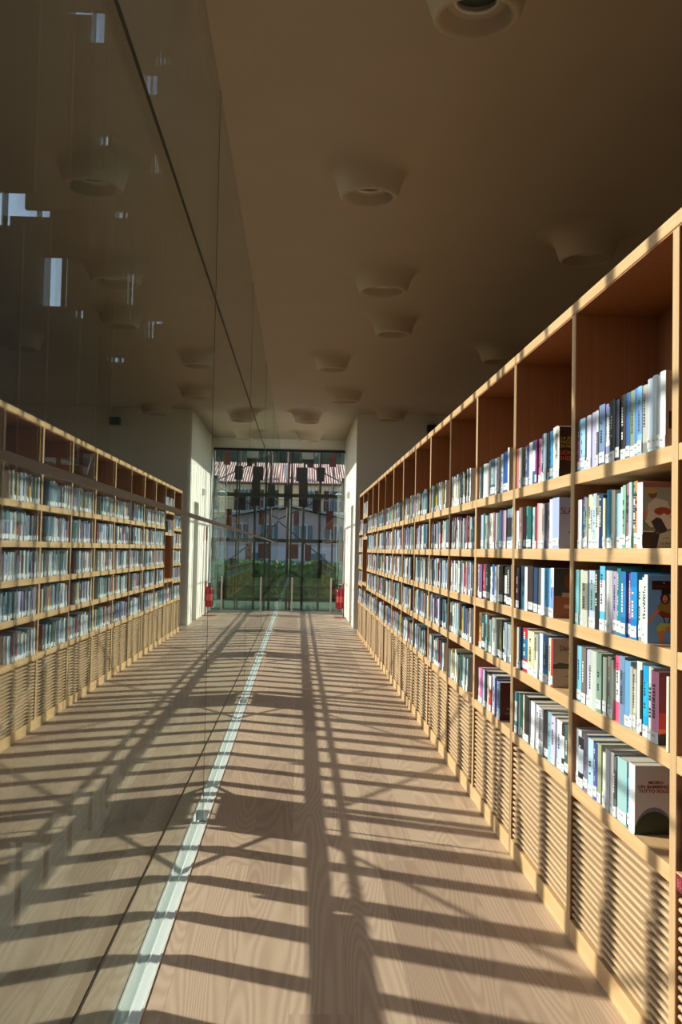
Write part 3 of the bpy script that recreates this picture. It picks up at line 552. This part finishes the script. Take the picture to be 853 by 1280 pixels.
MB().box(XS-.060, XS-.054, 22.38, 22.59, 2.81, 2.90).build('diffuser', mat('milky_diffuser', (.55,.56,.55), .3), el)
sp_ = MB().box(2.58, 2.78, YP-.16, YP+.001, 4.03, 4.18).build('wall_speaker', BLACK, bevel=.008); tag(sp_, 'small black loudspeaker high on the wall behind the bookcases', 'loudspeaker')
MB().box(2.595, 2.765, YP-.165, YP-.159, 4.045, 4.165).build('grille', mat('speaker_grille', (.03,.03,.035), .8), sp_)

# ---------------------------------------------------------------- sunshade screen outside the glass wall
g = random.Random(5)
k = 0; y = 4.53-.47*18
FX = -1.0
while y < 29.5:
    e = empty('sunshade_fin', (FX-.13, y, 0), 'dark upright sunshade fin on a steel rod outside the long glass wall', 'sunshade', 'sunshade fins outside the long glass wall')
    MB().tube([(0,0,.0),(0,0,7.2)], .013, 8).build('rod', DARKST, e, smooth=True)
    z = .33+g.uniform(-.05, .05)
    while z < 6.9:
        ln = g.uniform(1.1, 1.7) if z < .6 else g.uniform(.6, 1.3); ox = g.uniform(-.02, .02) if z < .6 else g.uniform(-.05, .05)
        wd = g.uniform(.11, .135) if z < .6 else g.uniform(.07, .095)
        MB().box(ox-wd, ox+wd, -.016, .016, z, min(z+ln, 7.15)).build('fin_panel', TERRA if g.random() < .8 else PANELS[2], e, bevel=.004)
        z += ln + (g.uniform(.03, .08) if g.random() < .7 else g.uniform(.12, .26))
    if g.random() < .5:      # a second, shorter board beside the first
        za = g.uniform(.34, .8); zb = za+g.uniform(.4, 1.3); dy = g.choice([-1, 1])*g.uniform(.045, .09); ox = g.uniform(-.05, .03)
        MB().box(ox-.1, ox+.1, dy-.016, dy+.016, za, zb).build('fin_panel', TERRA, e, bevel=.004)
        MB().box(-.012, .012, min(0, dy), max(0, dy), za+.1, za+.13).build('bracket', DARKST, e)
    y += .47+g.uniform(-.035, .035)
fr = empty('sunshade_scaffold', (FX, 10, 0), 'dark steel rails and diagonal braces carrying the sunshade outside the glass wall', 'frame')
def F(name, mb): return mb.build(name, DARKST, fr)
F('rail', MB().box(.28, .345, -15, 20, .452, .487)); F('rail', MB().box(.385, .415, -15, 20, .505, .525))
F('rail', MB().box(.345, .385, -15, -5.3, .487, .505))
for z in (6.3, 7.1): F('rail', MB().box(-.34, -.29, -15, 20, z-.03, z+.03))
for kk in range(-2, 6):
    yc = 6.1+4.35*kk-10
    F('brace', MB().tube([(.04, yc-3.0, 1.88), (.04, yc+1.2, .03)], .013, 8)); F('brace', MB().tube([(.07, yc-1.6, .06), (.07, yc+2.2, 1.2)], .013, 8))
    F('node_plate', MB().box(.018, .026, yc-.15, yc+.55, .30, .66)); F('post', MB().box(-.36, -.30, yc+.62, yc+.70, 0, 7.1))

# ---------------------------------------------------------------- outside
PAVE = noise_mat('outside_paving', (.10, .105, .095), (.07, .075, .07), (1, 1, 1), .9)
GRASS = noise_mat('lawn', (.07, .10, .06), (.10, .13, .08), (2, 2, 2), .95)
LEAF = noise_mat('hedge_leaves', (.035, .08, .025), (.24, .30, .07), (5, 5, 5), .8, 1.2, 5)
LEAFD = noise_mat('tree_leaves', (.025, .055, .045), (.07, .12, .085), (1.2, 1.2, 1.2), .9, 1., 5)
struct('ground', MB().box(-60, 60, 25.2, 140, -.5, -.15), PAVE)
struct('ground_side', MB().box(-60, -.64, -30, 25.2, -.5, -.15), noise_mat('dark_planting_bed', (.03,.04,.025), (.02,.025,.018), (3,3,3), .95))
tag(MB().box(-20, 20, 27.5, 33, -.15, -.10).build('lawn', GRASS), 'strip of lawn between the far window and the hedge', 'lawn', kind='stuff')
def blob(name, c, r, m, parent=None, seed=0, sub=4, amp=.28, fr=1.2):
    bm = bmesh.new(); bmesh.ops.create_icosphere(bm, subdivisions=sub, radius=1); from mathutils import noise as nz
    for v in bm.verts:
        d = v.co.normalized(); n = nz.noise(d*fr*2+Vector((seed, 0, 0)))*amp + nz.noise(d*fr*7+Vector((0, seed, 0)))*amp*.5
        v.co = d*(1+n); v.co = Vector((v.co.x*r[0], v.co.y*r[1], v.co.z*r[2]))
    me = bpy.data.meshes.new(name); bm.to_mesh(me); bm.free(); me.materials.append(m)
    o = bpy.data.objects.new(name, me); COL.objects.link(o); o.location = c
    if parent: o.parent = parent
    return o
# hedge: leafy surface over a long body
from mathutils import noise as nz
bm = bmesh.new(); nxx, nzz = 260, 26
def hp(i, j):
    x = -7+14*i/nxx; t = j/nzz
    if t < .6: p = Vector((x, 34.0, -.15+1.25*t/.6)); nrm = Vector((0,-1,.2))
    else: p = Vector((x, 34.0+(t-.6)*2.5, 1.10)); nrm = Vector((0,-.2,1))
    return p+nrm*(nz.noise(p*3.1)*.16+nz.noise(p*9)*.09)+Vector((0,0,.16*nz.noise(Vector((x*1.1,3,0)))*(t > .4)))
gr = [[bm.verts.new(hp(i, j)) for j in range(nzz+1)] for i in range(nxx+1)]
for i in range(nxx):
    for j in range(nzz): bm.faces.new((gr[i][j], gr[i+1][j], gr[i+1][j+1], gr[i][j+1]))
me = bpy.data.meshes.new('hedge'); bm.to_mesh(me); bm.free(); me.materials.append(LEAF); hd = bpy.data.objects.new('hedge', me); COL.objects.link(hd)
tag(hd, 'bright green clipped hedge beyond the far window', 'hedge')
for i, (x, y, z, r) in enumerate([(-4.2,66,0,2.9),(2.4,64,0,2.9),(9,66,0,3.0),(16,64,0,3.0),(-11,66,0,2.9),(0,74.5,0,3.3)]):
    lab = ['dark green tree behind the roofs at the left of the far window', 'tree rising right behind the tiled roof ridge', 'tree behind the right part of the tiled roof', 'tree farthest to the right behind the house', 'tree farthest to the left behind the houses', 'tallest tree on the slope behind the house'][i]
    t = empty('tree', (x, y, 0), lab, 'tree', 'trees behind the houses'); blob('crown', (0,0,6.8), (r, r, 4.6), LEAFD, t, i*3.7); MB().tube([(0,0,-.2),(.1,0,3.5)], [.3,.22], 8).build('trunk', DARKW, t)
bm = bmesh.new(); n1, n2 = 60, 30
gr = [[bm.verts.new((-90+180*i/n1, 78+70*j/n2, 26*(j/n2)**.8-.3+3*nz.noise(Vector((i*.23, j*.3, 0)))*(j > 0))) for j in range(n2+1)] for i in range(n1+1)]
for i in range(n1):
    for j in range(n2): bm.faces.new((gr[i][j], gr[i+1][j], gr[i+1][j+1], gr[i][j+1]))
me = bpy.data.meshes.new('hillside'); bm.to_mesh(me); bm.free(); me.materials.append(LEAFD); hl = bpy.data.objects.new('hillside', me); COL.objects.link(hl); tag(hl, kind='structure')

YEL = noise_mat('ochre_render', (1., .74, .36), (.95, .66, .30), (1, 1, 1), .9); PINK = noise_mat('mauve_render', (.50, .40, .40), (.42, .34, .35), (1, 1, 1), .9)
TILE = noise_mat('clay_tiles', (.52, .29, .23), (.74, .54, .47), (9, .8, .8), .9); BROWN = mat('brown_shutter', (.12, .06, .045), .7); BLUES = mat('blue_grey_shutter', (.09, .17, .20), .7)
WHT = mat('white_joinery', (.75, .75, .74), .6); WG = mat('window_glass', (.10, .13, .16), .1)
def shutters(par, x, z0, z1, y, w, m, wide=.22):
    f = MB().box(x-w/2-.04, x+w/2+.04, y-.04, y, z0-.04, z1+.04).build('window_frame', WHT, par)
    MB().box(x-w/2, x-.01, y-.05, y-.03, z0, z1).box(x+.01, x+w/2, y-.05, y-.03, z0, z1).build('pane', WG, f)
    for s in (-1, 1):
        mb = MB(); xc = x+s*(w/2+.05+wide/2); mb.box(xc-wide/2, xc+wide/2, y-.06, y-.02, z0, z1); z = z0+.04
        while z < z1-.05: mb.box(xc-wide/2+.02, xc+wide/2-.02, y-.075, y-.055, z, z+.03); z += .06
        mb.build('shutter', m, par)
h1 = empty('house', (0, 50, 0), 'ochre yellow house with red tiled roof and brown shutters beyond the hedge', 'house')
MB().box(-7, 9, 0, 8, -.15, 5.0).build('wall', YEL, h1)
rf = MB()
for i in range(140):
    xa = -7.4+16.8*i/140; rf.prism([(xa, 0), (xa+.06, .06), (xa+.12, 0)], 'z', 0, 1)
rf.v = [(a, -.25+4.35*c, 4.95+1.35*c+bb) for a, bb, c in rf.v]
bm_fix(rf.build('roof', TILE, h1)); MB().box(-7.4, 9.4, 4.0, 8.6, 4.9, 5.3).box(-7.4, 9.4, -.25, 4.1, 4.88, 4.95).build('eaves', BROWN, h1)
MB().box(-.85, -.62, .6, 1.0, 5.0, 5.95).box(5.3, 5.7, 2.0, 2.6, 5.0, 6.6).build('chimney', WHT, h1)
fz = MB()
for i in range(90): fz.box(-6.9+.175*i, -6.83+.175*i, -.06, 0, 4.55, 4.82)
fz.build('frieze', WHT, h1)
for x in (-4.6, -2.2, .50, 1.75, 3.6, 6.2): shutters(h1, x, 3.55, 4.6, 0, .42, BROWN, .26)
MB().box(-7, 9, -.9, 0, 3.38, 3.46).build('balcony_slab', WHT, h1)
rl = MB().box(-7, 9, -.9, -.87, 4.05, 4.09)
for i in range(110): rl.box(-7+.146*i, -6.985+.146*i, -.9, -.88, 3.46, 4.05)
rl.build('railing', mat('painted_railing', (.30,.28,.25), .6), h1)
for x in (-3.4, -.6, 2.4, 5): shutters(h1, x, 1.3, 2.6, 0, .5, BROWN, .25)
h2 = empty('house', (0, 42, 0), 'lower mauve grey house with blue grey shutters in front of the yellow one', 'house')
MB().prism([(-4.8, -.15), (2.8, -.15), (2.8, 2.75), (-.4, 3.35), (-4.8, 2.4)], 'y', 0, 5).build('wall', PINK, h2)
MB().prism([(-5.1, 2.38), (-.4, 3.42), (3.1, 2.72), (3.1, 2.80), (-.4, 3.52), (-5.1, 2.48)], 'y', -.4, 5.2).build('roof', mat('grey_roof_edge', (.42, .40, .38), .8), h2)
for x in (-3.1, -1.5, .18, 1.5): shutters(h2, x, 1.88, 2.62, 0, .26, BLUES, .2)
MB().box(-4.8, 2.8, -.03, 0, -.15, 1.7).build('plinth', mat('pale_plinth', (.52, .52, .58), .9), h2)
MB().box(.35, 1.15, -.05, -.02, -.15, 1.42).box(-2.6, -1.7, -.05, -.02, -.15, 1.42).build('garage_door', BLUES, h2)
lp = empty('street_lamp', (2.05, 30, 0), 'street lamp with a white rounded head near the right edge of the far window', 'street lamp')
MB().tube([(0,0,-.10),(0,0,2.2),(-.10,0,2.75),(-.40,0,3.15),(-.6,0,3.22)], [.05,.045,.035,.03,.03], 10).build('pole', mat('galvanised_pole', (.5,.5,.5), .5, .4), lp, smooth=True)
blob('lamp_head', (-.76,0,3.26), (.22,.12,.07), WHT, lp, 0, 3, .0)
# hanging panels and rods outside the gable window
YS = 26.0
def fp(x0, x1, z0, z1, k): return (x0, x1, z0, z1, k)
GP = {(.03): [], }
RODS = {-.31: [(-.29,-.01,1.33,1.72,1), (-.42,-.22,2.7,3.3,2)], .10: [(.04,.34,3.98,4.2,3), (.20,.34,3.76,3.98,0), (.04,.34,3.88,3.98,2), (-.1,.18,3.39,3.76,2), (-.03,.2,2.71,3.39,0), (-.15,-.01,2.22,2.6,1), (.16,.33,1.29,1.71,1)],
        .52: [(.44,.65,3.40,3.77,2), (.34,.54,2.59,2.96,0), (.55,.75,.92,1.32,2)], .88: [(.77,.95,3.79,4.15,1), (.71,.88,2.13,2.62,1)], 1.2: [(1.1,1.35,2.9,3.5,0), (1.05,1.3,1.2,1.8,1)], 1.6: [(1.5,1.75,3.5,4.1,2), (1.5,1.8,2.0,2.6,0)]}
for i, (x, ps) in enumerate(RODS.items()):
    e = empty('hanging_screen', (x, YS, 0), 'rod with hanging panels outside far window, %s' % ['second from the glass wall', 'third from the glass wall', 'fourth from the glass wall', 'fifth from the glass wall, before the wall edge', 'hidden behind the wall edge', 'farthest right behind the wall', 'first beside the glass wall'][i], 'sunshade', 'rods with panels outside the far window')
    MB().tube([(0,0,-.1),(0,0,5.2)], .035 if i < 2 else .022, 8).build('rod', BROWN if i % 2 == 0 else DARKST, e, smooth=True)
    for (a, b_, z0, z1, kk) in ps:
        MB().box(a-x, b_-x, -.075, -.04, z0, z1).build('panel', PANELS[kk], e, bevel=.004)
sf = empty('gable_scaffold', (0, YS, 0), 'steel frame with diagonal rods behind the hanging panels of the far window', 'frame')
for z in (5.2, .25): MB().box(-1.1, 2.2, .05, .11, z-.05, z+.05).build('rail', DARKST, sf)
for p in (((-.9,.08,4.4),(1.9,.08,3.0)), ((-.9,.08,2.2),(1.9,.08,3.6)), ((-.9,.08,2.6),(1.6,.08,.6))): MB().tube(p, .014, 8).build('brace', DARKST, sf)
